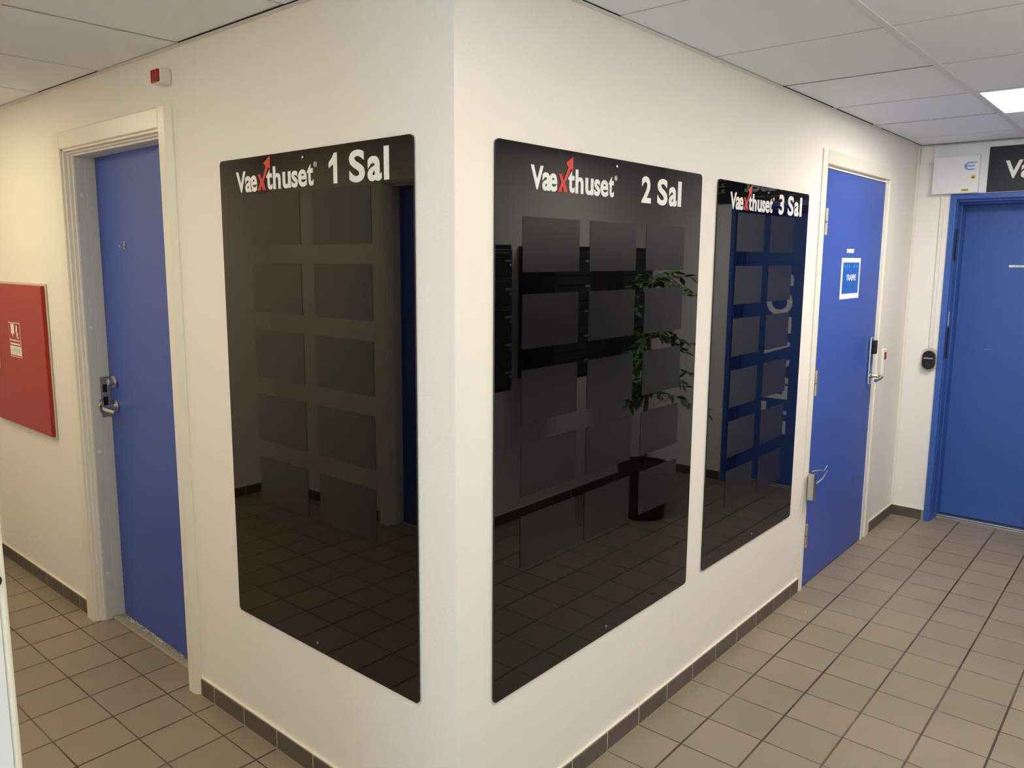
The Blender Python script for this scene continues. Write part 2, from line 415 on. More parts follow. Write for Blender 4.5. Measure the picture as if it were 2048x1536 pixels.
skirting('baseboard_back', 'END', [(.0, .197), (1.19, XR)], .188, 'brown tile skirting beside the lift frame')
skirting('baseboard_side', 'R', [(YS, YE)], .1105, 'brown tile skirting behind the potted tree')
skirting('baseboard_front', 'OPP', [(XL, -2.343), (-1.305, .17)], -2.2225, 'brown tile skirting of the opposite corridor wall')
skirting('baseboard_far', 'L', [(YO, 0)], .1105, 'brown tile skirting on the far corridor end')

# ================================================================== LIGHTS
def ceiling_light(x, y, lamp, label, sx=.6, sy=.6):
    t = thing('ceiling_light', label, 'ceiling light', loc=(x + sx / 2, y + sy / 2, CZ), rot=0, group='square ceiling light panels')
    hx, hy = sx / 2 - .011, sy / 2 - .005; bm = new()
    for a in ((-hx, -hx + .012, -hy, hy), (hx - .012, hx, -hy, hy), (-hx + .012, hx - .012, -hy, -hy + .012), (-hx + .012, hx - .012, hy - .012, hy)):
        box(bm, a[0], a[1], a[2], a[3], -.001, .03)
    obj('frame', bm, 'lampframe', t)
    m = mat('lit_diffuser', (.9, .9, .9), .5, emit=(lamp[0] if lamp is not LAMP_LIFT else (1, .97, .90), 9 if lamp is LAMP_LIFT else 4))
    obj('diffuser', B(-hx + .012, hx - .012, -hy + .012, hy - .012, .004, .012), m, t)
    ld = bpy.data.lights.new('ceiling_light_lamp', 'AREA'); ld.shape = 'RECTANGLE'; ld.size = 2 * hx - .03; ld.size_y = 2 * hy - .03
    ld.color = lamp[0]; ld.energy = lamp[1]; lo = bpy.data.objects.new('lamp', ld); COL.objects.link(lo); lo.parent = t; lo.location = (0, 0, .002)
    return t
ceiling_light(.57, 2.481, LAMP_LIFT, 'lit square panel light in the ceiling in front of the lift', .6, .607)
ceiling_light(.57, -.54, LAMP_MID, 'lit square panel light in the ceiling beside the 2 Sal board')
ceiling_light(-3.03, -1.14, LAMP_CORR, 'lit square panel light over the left corridor')
ceiling_light(-1.23, -1.74, FILL_FAR, 'added square fill light near the corridor mouth, out of view')  # unseen panel, added to raise the ambient light in the corridor
ceiling_light(.57, -2.34, FILL_CAM, 'added square fill light over the entrance passage, out of view')  # unseen panel, added as fill for the low walls near the corner
ceiling_light(1.17, .66, FILL_SIDE, 'added square fill light along the letter box wall, out of view', .58, .607)  # unseen panel, added to even out the middle of the right wall
pl = bpy.data.lights.new('window_portal', 'AREA'); pl.shape = 'RECTANGLE'; pl.size = W[1] - W[0]; pl.size_y = W[3] - W[2]; pl.cycles.is_portal = True
po = bpy.data.objects.new('window_portal', pl); COL.objects.link(po); po.location = ((W[0] + W[1]) / 2, YS - .14, (W[2] + W[3]) / 2); po.rotation_euler = (R(90), 0, 0)

# ================================================================== DIRECTORY BOARDS
LOGO = [('V', .001, .054, 0, .062), ('a', .050, .0875, -.001, .047), ('e', .0785, .115, -.001, .047), ('t', .165, .196, .001, .059), ('h', .200, .238, .001, .066),
        ('u', .248, .288, 0, .047), ('s', .292, .322, 0, .047), ('e', .324, .365, 0, .048), ('t', .367, .395, .001, .060)]
ARROW = [(.120, .048), (.134, .048), (.1435, .031), (.165, .0685), (.153, .079), (.187, .098), (.1865, .059), (.1775, .066), (.1505, .026), (.162, .001), (.146, .001), (.1385, .0165), (.1335, .001), (.119, .001), (.1335, .0265)]
def logo(parent, ox, oz, s, yf, white='letters'):
    bm = new()
    for ch, a, b, c, d in LOGO: glyph(bm, ch, ox + a * s, ox + b * s, oz + c * s, oz + d * s, yf, bold=.026)
    obj('logo_lettering', bm, white, parent); bm = new()
    ring(bm, ox + .405 * s, oz + .0575 * s, .0072 * s, .0058 * s, yf, yf + .001)
    glyph(bm, 'R', ox + .4025 * s, ox + .408 * s, oz + .0540 * s, oz + .0612 * s, yf, bold=.01)
    obj('registered_mark', bm, white, parent)
    bm = prism(new(), [(ox + x * s, oz + z * s) for x, z in ARROW], yf - .0003, yf + .001)
    obj('logo_arrow', bm, 'red', parent)

def board(wall, u0, u1, z0, z1, logo_at, digits, dz, cols, rows, screws, label):
    uc = (u0 + u1) / 2
    t = thing('directory_board', label, 'sign', wall, uc, z0, group='black floor directory boards')
    L = lambda u: u - uc
    bm = prism(new(), rrect(L(u0), L(u1), 0, z1 - z0, .014), -.006, -.0015)
    obj('panel', bm, 'sign', t)
    yf = -.0072
    logo(t, L(logo_at[0]), logo_at[1] - z0, 1.0, yf)
    bm = new()
    for ch, a, b, c in digits[1:]: glyph(bm, ch, L(a), L(b), c - z0, {'a': dz - .021 - z0}.get(ch, dz - z0), yf, bold=.03)
    obj('floor_lettering', bm, 'letters', t)
    ch, a, b, c = digits[0]; a = L(a); b = L(b); c -= z0; d = dz - z0
    if ch == '1': bm = prism(new(), [(b, c), (b, d), (b - .0125, d), (b - .022, d - .013), (a, d - .024), (a, d - .0385), (b - .0165, d - .029), (b - .0165, c)], yf, yf + .0012)
    else: bm = glyph(new(), ch, a, b, c, d, yf, bold=.03)
    obj('floor_number', bm, 'letters', t)
    for ca, cb in cols:
        for ra, rb in rows:
            obj('name_plate', prism(new(), rrect(L(ca), L(cb), rb - z0, ra - z0, .0015, 2), -.0069, -.006), 'plate', t)
    for su, sz in screws:
        bm = cyl(new(), (L(su), -.0095, sz - z0), (L(su), -.006, sz - z0), .0042, n=16, bev=.001)
        obj('screw', bm, 'chrome', t)
    return t
R5 = [(1.812 - .2037 * k, 1.661 - .2027 * k) for k in range(5)]
board('W1', -1.027, -.134, .431, 1.923, (-.9325, 1.8215), [('1', -.467, -.431, 1.8225), ('S', -.380, -.316, 1.820), ('a', -.305, -.250, 1.819), ('l', -.241, -.222, 1.820)], 1.903,
      [(-.860, -.607), (-.548, -.295)], R5, [(-.583, 1.902), (-.582, .458)], 'glossy black board reading 1 Sal, on the wall beside the deep-set blue door')
board('W2', .139, 1.232, .422, 1.917, (.276, 1.804), [('2', .829, .886, 1.799), ('S', .926, .991, 1.797), ('a', 1.001, 1.054, 1.797), ('l', 1.061, 1.084, 1.799)], 1.881,
      [(.247, .501), (.553, .807), (.867, 1.118)], [(1.733 - .202 * k, 1.589 - .203 * k) for k in range(5)], [(.683, 1.896), (.688, .449)], 'widest glossy black board, reading 2 Sal, next to the wall corner')
board('W2', 1.360, 2.259, .428, 1.913, (1.459, 1.812), [('3', 1.921, 1.975, 1.811), ('S', 2.017, 2.080, 1.811), ('a', 2.090, 2.141, 1.811), ('l', 2.153, 2.176, 1.812)], 1.893,
      [(1.531, 1.786), (1.846, 2.098)], [(1.803 - .2025 * k, 1.655 - .2025 * k) for k in range(6)], [(1.808, 1.891), (1.815, .460)], 'glossy black board reading 3 Sal, beside the stair door')

# ================================================================== DOORS
def casing_piece(bm, axis, a0, a1, b0, b1, outer, th=.022):
    """flat trim board with the outer third sloped away; axis 'z' upright (a = x range, b = z range), 'x' head"""
    w_ = a1 - a0 if axis == 'z' else b1 - b0; sl = .026
    if axis == 'z':
        if outer < 0: pts = [(a0, 0), (a0, -.006), (a0 + sl, -th), (a1 - .003, -th), (a1, -th + .003), (a1, 0)]
        else: pts = [(a0, 0), (a0, -th + .003), (a0 + .003, -th), (a1 - sl, -th), (a1, -.006), (a1, 0)]
        prism(bm, pts, b0, b1, 'XY')
    else:
        pts = [(0, b0), (-th + .003, b0), (-th, b0 + .003), (-th, b1 - .004), (-th + .004, b1), (0, b1)]
        prism(bm, pts, a0, a1, 'YZ')

def inner_door(name, wall, label, ajar, hardware=True):
    """deep-set blue leaf in a stepped off-white frame; local x = world x - uc on W1"""
    uc = -1.82; L = lambda u: u - uc
    d = sthing(name, wall, uc if wall == 'W1' else uc, 0, label, 'door')
    s = 1 if wall == 'W1' else -1           # the facing door is the mirror image
    def X(u): return L(u) * s if wall == 'OPP' else L(u)
    def bx(bm, u0, u1, *a, **k): 
        x0, x1 = sorted((X(u0) * (1), X(u1)));
        return box(bm, x0, x1, *a, **k)
    # in OPP frame local +x = world -x, so world u maps to local -(u-uc) : X handles it
    bm = new()
    lo, hi = (-2.338, -2.246), (-1.390, -1.318)
    for (a, b), side in ((lo, -1), (hi, 1)):
        x0, x1 = sorted((X(a), X(b))); casing_piece(bm, 'z', x0, x1, 0, 2.130 if side > 0 else 2.130, side * s)
    x0, x1 = sorted((X(-2.246), X(-1.390))); casing_piece(bm, 'x', x0, x1, 2.062, 2.130, 1)
    obj('casing', bm, 'casing', d)
    bm = new()   # stepped frame between casing and leaf
    for u0, u1, y0, y1 in ((-2.262, -2.234, -.012, .13), (-2.246, -2.222, .002, .13), (-2.234, -2.2125, .014, .13)): bx(bm, u0, u1, y0, y1, 0, 2.062, bev=.002)
    for u0, u1, y0, y1 in ((-1.404, -1.378, -.012, .11), (-1.412, -1.402, .004, .105), (-1.420, -1.410, .016, .075)): bx(bm, u0, u1, y0, y1, 0, 2.062, bev=.002)
    for z0, y0 in ((2.052, -.012), (2.044, .004), (2.036, .016)): bx(bm, -2.262, -1.378, y0, .13 if z0 > 2.04 else .1, z0, 2.066, bev=.002)
    obj('frame_steps', bm, 'casing', d)
    bm = new(); bx(bm, -2.2155, -2.2105, .020, .058, .002, 2.036, bev=.001); bx(bm, -2.2155, -2.2085, .060, .128, .010, 2.036, bev=.001)
    obj('jamb_lining', bm, 'jamb', d)
    # threshold
    bm = new(); bx(bm, -2.212, -1.412, .046, .072, 0, .013, bev=.003); bx(bm, -2.212, -1.412, .072, .080, 0, .008, bev=.002); obj('threshold_strip', bm, 'sillcream', d)
    bm = new(); bx(bm, -2.212, -1.380, .080, .165, 0, .006); obj('threshold_stone', bm, 'terrazzo', d)
    # leaf, hinge on the high-u side
    ang = ajar * s
    lf = new(); lw = .812
    if s > 0: box(lf, -lw, 0, 0, .042, .012, 2.040, bev=.002)
    else: box(lf, 0, lw, 0, .042, .012, 2.040, bev=.002)
    leaf = obj('door_leaf', lf, 'blue', d); leaf.location = (X(-1.396), .076, 0); leaf.rotation_euler = (0, 0, -ang)
    if not hardware: return d
    # screw caps on the jamb, strike plate
    for z in (1.88, 1.325, .78, .222):
        x = X(-2.2105); obj('screw_cap', cyl(new(), (x, .040, z), (x + .003 * s, .040, z), .0085, n=18, bev=.001), 'casing', d)
    bm = new(); bx(bm, -2.2088, -2.2058, .060, .122, .930, 1.108, bev=.001); sp = obj('strike_plate', bm, 'steel_dull', d)
    bm = new(); bx(bm, -2.2062, -2.2054, .070, .088, 1.040, 1.075); bx(bm, -2.2062, -2.2054, .070, .090, .965, 1.020); obj('strike_hole', bm, 'dark', sp)
    bm = tube(new(), [(X(-2.2060), .066, 1.012), (X(-2.199), .054, 1.004), (X(-2.198), .049, .985), (X(-2.2060), .058, .955)], .006); obj('strike_lip', bm, 'chrome', sp)
    # lock cylinder and lever on the leaf (leaf-local)
    lx = -.745
    bm = cyl(new(), (lx, 0, 1.092), (lx, -.012, 1.092), .026, n=28, bev=.003); cyl(bm, (lx, -.01, 1.092), (lx, -.034, 1.092), .016, n=24, bev=.003)
    obj('lock_cylinder', bm, 'chrome', leaf, smooth=False)
    bm = cyl(new(), (lx, 0, .985), (lx, -.010, .985), .026, n=28, bev=.003); tube(bm, [(lx, 0, .985), (lx, -.045, .985), (lx + .004, -.056, .983), (lx + .016, -.060, .981), (lx + .06, -.058, .979), (lx + .118, -.054, .978)], .0085, n=14)
    obj('lever_handle', bm, 'chrome', leaf, smooth=False)
    bm = new(); hx = -.560; box(bm, hx - .004, hx + .004, -.003, 0, 1.655, 1.688, bev=.001); tube(bm, [(hx, -.003, 1.667), (hx, -.012, 1.660), (hx, -.020, 1.664), (hx, -.021, 1.674)], .0028, n=10)
    obj('coat_hook', bm, 'chrome', leaf)
    return d
inner_door('door_1', 'W1', 'deep-set blue door with chrome lever, slightly ajar, left of the 1 Sal board', R(1.75))
inner_door('door_4', 'OPP', 'deep-set blue door in the corridor wall facing the 1 Sal board', R(0), hardware=False)

# ---- door_2: flush stair door on the right wall (local x = world y - uc, out = -y)
uc = 2.96; L = lambda u: u - uc
d2 = sthing('door_2', 'W2', uc, 0, 'flush blue stair door with the TRAPPE notice', 'door')
bm = new(); casing_piece(bm, 'z', L(2.413), L(2.458), 0, 2.130, -1, .013); casing_piece(bm, 'z', L(3.462), L(3.545), 0, 2.130, 1, .013); casing_piece(bm, 'x', L(2.458), L(3.462), 2.066, 2.130, 1, .013)
obj('casing', bm, 'casing', d2)
bm = new(); box(bm, L(3.402), L(3.464), -.006, .055, 0, 2.064, bev=.002); box(bm, L(3.400), L(3.412), -.012, .0, 0, 2.050, bev=.002)
box(bm, L(2.457), L(2.473), -.002, .055, 0, 2.064, bev=.001)
box(bm, L(2.460), L(3.41), .012, .055, 2.050, 2.067); box(bm, L(2.474), L(3.41), -.011, .004, 2.046, 2.0535, bev=.0015)
obj('frame', bm, 'casing', d2)
lf2 = obj('door_leaf', B(L(2.475), L(3.399), -.006, .036, .008, 2.045, bev=.0015), 'blue', d2)
for z in (1.80, 1.038, .276):
    bm = new(); hx = L(2.466)
    cyl(bm, (hx, -.017, z - .060), (hx, -.017, z - .002), .0075, n=18, bev=.001); cyl(bm, (hx, -.017, z + .002), (hx, -.017, z + .060), .0075, n=18, bev=.001)
    cyl(bm, (hx, -.017, z + .058), (hx, -.017, z + .064), .006, n=14, bev=.002); box(bm, hx - .001, hx + .014, -.0110, -.004, z - .058, z + .058)
    obj('hinge', bm, 'chrome', d2)
# electronic escutcheon, reader and lever
e = new(); ex = L(3.322); box(e, ex - .022, ex + .022, -.022, -.006, .935, 1.203, bev=.006, seg=3); es = obj('lock_plate', e, 'chrome', lf2, smooth=False)
obj('card_reader', B(ex - .017, ex + .017, -.044, -.020, 1.108, 1.186, bev=.007, seg=3), 'black', es)
bm = cyl(new(), (ex, -.02, .985), (ex, -.034, .985), .014, n=20, bev=.002); tube(bm, [(ex, -.03, .985), (ex + .012, -.052, .983), (ex + .026, -.064, .980), (ex + .03, -.070, .977), (ex, -.071, .972), (ex - .072, -.070, .969)], .0095, n=14)
obj('lever_handle', bm, 'chrome', es, smooth=False)
obj('strike_plate', B(L(3.404), L(3.430), -.0078, -.005, .955, 1.085, bev=.001), 'hydframe', d2)
# hold-open arm on the hinge side
bm = new(); hx = L(2.440); box(bm, hx - .018, hx + .020, -.052, -.022, .472, .604, bev=.005, seg=3); box(bm, hx + .016, hx + .034, -.034, -.013, .462, .600, bev=.004); ar = obj('door_holder', bm, 'chrome', d2)
tube(b := new(), [(hx + .02, -.045, .545), (hx + .09, -.055, .562), (hx + .165, -.052, .585), (hx + .11, -.026, .594), (hx + .06, -.010, .594)], .0042, n=10); obj('holder_arm', b, 'alu', ar)
bm = new(); box(bm, L(2.821), L(2.928), -.0072, -.006, 1.662, 1.681, bev=.0003); lb = obj('door_label', bm, 'paper', lf2)
bm = new(); box(bm, L(2.853), L(2.880), -.0076, -.007, 1.669, 1.674); box(bm, L(2.884), L(2.902), -.0076, -.007, 1.669, 1.674); obj('label_print', bm, 'hydframe', lb)
bm = prism(new(), [(L(2.690), .560), (L(2.692), .557), (L(2.748), .577), (L(2.744), .580)], -.0066, -.006); obj('scratch', bm, 'paper', lf2)

# ---- door_3: lift door in the end wall
uc = .69; L = lambda u: u - uc
d3 = sthing('door_3', 'END', uc, 0, 'blue lift door with vertical ELEVATOR lettering', 'lift door')
bm = new()
box(bm, L(.199), L(.232), -.014, .020, 0, 2.014, bev=.002); box(bm, L(1.155), L(1.188), -.014, .020, 0, 2.014, bev=.002); box(bm, L(.232), L(1.155), -.014, .020, 1.984, 2.014, bev=.002)
box(bm, L(.212), L(.236), .019, .226, 0, 2.0); box(bm, L(1.151), L(1.172), .019, .226, 0, 2.0); box(bm, L(.236), L(1.151), .019, .226, 1.972, 2.0)
box(bm, L(.236), L(.243), .110, .205, 0, 1.972, bev=.001); box(bm, L(1.144), L(1.151), .110, .175, 0, 1.972, bev=.001); box(bm, L(.243), L(1.144), .110, .168, 1.960, 1.972)
fr = obj('frame', bm, 'bluejamb', d3)
pn = obj('door_panel', B(L(.243), L(.735), .206, .228, .014, 1.962, bev=.0015), 'blue2', d3)
pf = obj('door_panel', B(L(.708), L(1.146), .168, .196, .014, 1.960, bev=.002), 'blue2', d3)
bm = new()
T0 = [('E', .418, .512), ('L', .556, .636), ('E', .664, .762), ('V', .770, .944), ('A', .972, 1.128), ('T', 1.126, 1.238), ('O', 1.250, 1.425), ('R', 1.452, 1.572)]
# letters were measured on the y = 4.04 plane; move them to the panel plane (y = 4.208) along the mirrored sight lines
CZm, ky = CAM[2], (4.208 + 1.3635) / (4.04 + 1.3635)
for ch, a, b in T0:
    t_ = new(); glyph(t_, ch, CZm + (a - CZm) * ky, CZm + (b - CZm) * ky, 0, .186, 0, th=.0008, bold=.03)
    # rotate 90 deg: reading direction up (+z), cap tops towards -x
    merge(bm, t_, Matrix(((0, 0, -1, L(.972)), (0, 1, 0, .1670), (1, 0, 0, 0), (0, 0, 0, 1))))
obj('elevator_lettering', bm, 'letters', pf)
bm = prism(new(), rrect(L(.495), L(.595), 1.588, 1.600, .002, 2), .2052, .206); lb = obj('door_label', bm, 'paper', pn)
bm = new(); box(bm, L(.520), L(.536), .2048, .2053, 1.5925, 1.5955); box(bm, L(.539), L(.568), .2048, .2053, 1.5925, 1.5955); obj('label_print', bm, 'greyink', lb)
bm = new(); box(bm, L(.236), L(1.151), .115, .232, 0, .010, bev=.002); box(bm, L(.236), L(1.151), .150, .160, .009, .014); sl_ = obj('sill', bm, 'alu', d3)
for z0, z1 in ((1.625, 1.812), (1.036, 1.222)):
    bm = new(); box(bm, L(.2355), L(.2400), .012, .048, z0, z1, bev=.0015); box(bm, L(.2355), L(.246), .026, .036, z0 - .002, z0 + .018, bev=.002); obj('hinge_slot', bm, 'rubber', fr)
bm = new(); box(bm, L(.2358), L(.2366), .014, .042, 1.232, 1.318); st = obj('barcode_sticker', bm, 'paper', fr)
bm = new(); [box(bm, L(.2364), L(.2369), .018 + .001 * (k % 3), .039, 1.238 + k * .0105, 1.238 + k * .0105 + (.0022, .0046, .003)[k % 3]) for k in range(7)]; obj('barcode_print', bm, 'ink', st)
bm = new(); tube(bm, [(L(.452), -.012, 1.992), (L(.452), -.019, 1.983), (L(.453), -.012, 1.975)], .0022, n=8); obj('hook', bm, 'alu', fr)
obj('scratch', prism(new(), [(L(.405), 1.087), (L(.452), 1.0885), (L(.452), 1.0905), (L(.405), 1.089)], .2055, .206), 'logoblue', pn)

# ---- door_5: white leaf standing open at the very left edge of the view
d5 = thing('door_5', 'white door leaf standing open, cut by the left edge of the photo', 'door', loc=(.16, YO, 0), rot=0); d5['kind'] = 'structure'
t_ = new(); box(t_, -.02, .02, .004, .7005, .015, 2.05, bev=.001); obj('door_leaf', t_, 'leafwhite', d5, smooth=False)
obj('edge_band', B(-.0195, .0195, .700, .7115, .016, 2.049, bev=.0055, seg=4), 'leafedge', d5)
bm = cyl(new(), (.018, .6945, 1.205), (.032, .6945, 1.205), .0085, n=20, bev=.001); obj('knob', bm, 'black', d5)
bm = new()
for z in (.25, 1.8): cyl(bm, (.026, .006, z - .05), (.026, .006, z + .05), .006, n=12)
obj('hinge', bm, 'chrome', d5)

# ================================================================== WALL FITTINGS
# red hose cabinet
uc = -2.92; L = lambda u: u - uc; z0 = .790
t = thing('fire_hose_cabinet', 'red metal fire hose cabinet on the corridor wall beyond the blue door', 'fire hose cabinet', 'W1', uc, z0)
bm = new(); box(bm, L(-3.290), L(-2.554), -.009, -.0015, 0, .714, bev=.002); obj('frame', bm, 'hydframe', t)
dr = obj('cabinet_door', B(L(-3.280), L(-2.560), -.026, -.009, .012, .704, bev=.0025), 'hyd', t)
bm = new(); a, b, c, d = L(-3.262), L(-3.172), .277, .425
for q in ((a, b, c, c + .030), (a, b, d - .030, d), (b - .010, b, c + .03, d - .03), (a, a + .010, c + .03, d - .03)): box(bm, q[0], q[1], -.031, -.026, q[2], q[3], bev=.001)
la = obj('latch', bm, 'hydframe', dr)
obj('latch_recess', B(a + .010, b - .010, -.0268, -.026, c + .03, d - .03), 'dark', la)
obj('latch_grip', prism(new(), [(a + .012, c + .034), (b - .024, c + .034), (b - .030, d - .034), (a + .012, d - .034)], -.030, -.0268), 'lens', la)
# label
a, b, c, d = L(-3.008), L(-2.858), .352, .520
lab = obj('warning_label', B(a, b, -.0268, -.026, c, d), 'letters', dr)
bm = new(); box(bm, a + .0035, b - .0035, -.0274, -.0267, c + .054, d - .0035); box(bm, a + .0035, b - .0035, -.0274, -.0267, c + .0035, c + .009); obj('label_ground', bm, 'hyd', lab)
bm = new()
px = a + .03; pz = d - .053
box(bm, px + .0, px + .044, -.0279, -.0272, pz - .002, pz + .046); prism(bm, [(px + .012, pz - .002), (px + .026, pz - .002), (px + .018, pz - .020)], -.0279, -.0272)
prism(bm, [(px + .062, pz + .012), (px + .074, pz + .042), (px + .086, pz + .036), (px + .080, pz + .008), (px + .092, pz + .006), (px + .086, pz - .012), (px + .102, pz - .022), (px + .082, pz - .024), (px + .070, pz - .010), (px + .074, pz + .006)], -.0279, -.0272)
glyph(bm, 'Brandslange', a + .010, b - .009, c + .074, c + .088, -.0279, th=.0007, bold=.01)
box(bm, a + .012, b - .012, -.0279, -.0272, c + .060, c + .068)
obj('label_print', bm, 'letters', lab)
bm = new()
for k in range(4):
    qx = a + .022 + k * .033; cyl(bm, (qx, -.0272, c + .034), (qx, -.0266, c + .034), .011 if k % 2 else .009, n=14); box(bm, qx - .004, qx + .004, -.0273, -.0266, c + .014, c + .026)
obj('label_pictograms', bm, 'hydframe', lab)

# fire alarm sounder
t = thing('alarm_sounder', 'small white alarm box with red front, high above the deep-set blue door', 'alarm', 'W1', -1.34, 2.196)
obj('housing', B(-.035, .025, -.040, -.0015, 0, .050, bev=.003), 'white', t)
bm = new(); box(bm, -.031, .021, -.046, -.0395, .004, .046, bev=.002); [box(bm, -.026 + k * .018, -.022 + k * .018, -.0475, -.0455, .006, .044) for k in range(3)]
obj('lens', bm, 'lens', t)

# TRAPPE notice on the stair door
t = thing('stair_notice', 'white-bordered blue notice reading TRAPPE, on the flush blue door', 'notice', 'W2', 2.90, 1.430)
t.location.x = .006
L = lambda u: u - 2.90
obj('sheet', B(L(2.752), L(3.049), -.0014, -.0004, 0, .206), 'paper', t)
M['posterblue'] = mat('blue_print', (.010, .11, .50), .35, var=(9, .12))
obj('printed_field', B(L(2.776), L(3.030), -.0018, -.0013, .026, .184), 'posterblue', t)
bm = glyph(new(), 'TRAPPE', L(2.832), L(2.985), .092, .122, -.0022, th=.0005, bold=.012); obj('notice_lettering', bm, 'letters', t)
M['paleblue'] = mat('pale_blue_print', (.09, .30, .66), .4)
for k, x in enumerate((2.80, 2.835, 2.87, 2.945, 2.98, 3.005)):
    obj('small_mark', prism(new(), [(L(x) - .006, .158), (L(x) + .006, .156 + .003 * (k % 2)), (L(x) + .003, .172), (L(x) - .003, .175)], -.0021, -.0017), 'paleblue', t)

# call button right of the stair door
t = thing('wall_switch', 'slim cream wall switch with red lamp, right of the flush blue door', 'switch', 'W2', 3.585, .955)
obj('plate', B(-.034, .034, -.020, -.0015, 0, .158, bev=.006, seg=3), 'casing', t)
obj('rocker', B(-.022, .022, -.023, -.019, .010, .085, bev=.002), 'casing', t)
obj('red_lamp', B(-.016, .016, -.0235, -.019, .098, .140, bev=.002), 'lens', t)

# corner bead, cover plate (end wall)
struct(obj('trim_3', box(new(), .0, .015, YE - .015, YE, HB + .004, CZ - .002, bev=.004, seg=3), 'casing'), 'white bead in the corner beside the lift', 'trim')
struct(obj('trim_4', B(.018, .092, YE - .007, YE, 2.204, 2.304, bev=.002), 'wall2'), 'small white cover plate high in the corner by the lift', 'trim')
# board behind the lift sign
t = obj('mounting_board', B(-.6285, .6285, -.020, -.0015, 0, .286, bev=.002), 'boxwhite'); t.location = (.7215, YE, 2.0155)
tag(t, 'long white mounting board above the lift door', 'board')
# control box
t = thing('control_box', 'square white control box with blue e logo above the lift frame', 'control box', 'END', .222, 2.017)
t.location.y = YE - .020
obj('housing', B(-.120, .120, -.034, -.001, 0, .214, bev=.002), 'boxwhite', t)
bm = new(); cx, cz, yf = .073, .152, -.0352
ring(bm, cx, cz, .030, .0205, yf, yf + .001, n=30, a0=55, a1=305, sz=.80)
box(bm, cx - .024, cx + .022, yf, yf + .001, cz - .004, cz + .0045); prism(bm, [(cx + .010, cz + .0225), (cx + .034, cz + .0225), (cx + .034, cz + .018), (cx + .012, cz + .017)], yf, yf + .001); prism(bm, [(cx + .010, cz - .022), (cx + .028, cz - .0215), (cx + .026, cz - .0165), (cx + .012, cz - .0170)], yf, yf + .001)
obj('logo', bm, 'logoblue', t)
bm = new(); box(bm, .080, .104, yf, yf + .001, .080, .099); wl = obj('warning_sticker', bm, 'yellow', t); obj('warning_triangle', prism(new(), [(.084, .083), (.100, .083), (.092, .096)], yf - .0005, yf + .0003), 'ink', wl)
bm = new(); box(bm, .036, .074, yf, yf + .001, .010, .023); wl = obj('warning_sticker', bm, 'yellow', t)
bm = new(); [box(bm, .040 + k * .0066, .0445 + k * .0066, yf - .0005, yf + .0003, .0135, .0195) for k in range(5)]; obj('sticker_print', bm, 'ink', wl)
obj('cable_stub', tube(new(), [(-.150, -.004 + .018, .190), (-.138, -.008, .186), (-.128, -.010, .168), (-.119, -.012, .162)], .0045, n=8), 'white', t)
# surface conduit down to the reader
t = obj('cable_conduit', B(-.0095, .0095, -.012, -.001, 0, .918, bev=.002), 'casing'); t.location = (.157, YE, 1.094); tag(t, 'thin white cable conduit running down to the card reader', 'conduit')
# card reader
t = thing('card_reader', 'black oval card reader on beige plate, left of the lift frame', 'card reader', 'END', .157, .950)
obj('back_plate', prism(new(), rrect(-.043, .041, 0, .142, .036, 8), -.010, -.0012), 'hydframe', t)
bd = obj('reader_body', prism(new(), rrect(-.034, .036, .014, .127, .034, 8), -.038, -.010), 'black', t)
obj('bezel', prism(new(), rrect(-.036, .037, .012, .129, .035, 8), -.020, -.017), 'chrome', t)
obj('screen', B(-.026, .026, -.0388, -.038, .078, .086, bev=.0002), 'greyink', bd)
bm = prism(new(), [(-.004, .058), (.004, .058), (.006, .050), (0, .038), (-.006, .050)], -.0386, -.038); obj('mark', bm, 'mail', bd)

# black sign over the lift
t = thing('lift_sign', 'black sign board above the lift door, lettering cut by the right photo edge', 'sign', 'END', .885, 2.018)
t.location.y = YE - .020
L = lambda u: u - .885
M['signmatt'] = mat('matt_black_sheet', (.010, .010, .016), .45)
obj('panel', B(L(.381), L(1.345), -.005, -.001, 0, .254, bev=.001), 'signmatt', t)
logo(t, L(.463), .072, 1.6, -.0062)
bm = new(); x = .74
for wd in (.05, .03, .06, .02, .05, .04, .055): box(bm, L(x), L(x + wd), -.0056, -.0049, .036, .042); x += wd + .012
obj('tagline_print', bm, 'greyink', t)
bm = new()
for k, s in enumerate(('st', '1.', '2.', '3.')): glyph(bm, s, L(1.238), L(1.285), .200 - k * .042, .226 - k * .042, -.0058, th=.0008, bold=.012)
obj('small_lettering', bm, 'letters', t)

# ================================================================== MAILBOXES (right wall, seen mirrored in the 2 Sal board)
def mailbox(u, label, first):
    t = thing('mailbox_unit', label, 'mailbox', 'R', u, .90, group='dark letter box units')
    W_, D_, H_ = .37, .266, .80
    bm = new(); box(bm, -W_ / 2, W_ / 2, -D_, -.0015, 0, H_, bev=.002); obj('body', bm, 'maildark', t)
    for k in range(5):
        z = .02 + k * .152
        dr = obj('mailbox_door', B(-W_ / 2 + .004, W_ / 2 - .004, -D_ - .010, -D_, z, z + .146, bev=.002), 'mail', t)
        obj('letter_flap', B(-W_ / 2 + .03, W_ / 2 - .03, -D_ - .0155, -D_ - .010, z + .098, z + .130, bev=.002), 'mail', dr)
        lk = obj('lock', cyl(new(), (-W_ / 2 + .024, -D_ - .010, z + .06), (-W_ / 2 + .024, -D_ - .018, z + .06), .008, n=14, bev=.001), 'chrome', dr)
        obj('name_card', B(-W_ / 2 + .012, -W_ / 2 + .062, -D_ - .0115, -D_ - .010, z + .080, z + .092), 'greyink', dr)
    return t
mailbox(1.775, 'dark letter box unit nearest the window end, mirrored at the 2 Sal board left edge', True)
mailbox(2.525, 'middle dark letter box unit, mirrored in the 2 Sal board', False)
mailbox(3.275, 'dark letter box unit behind the potted tree, mirrored in the 2 Sal board', False)

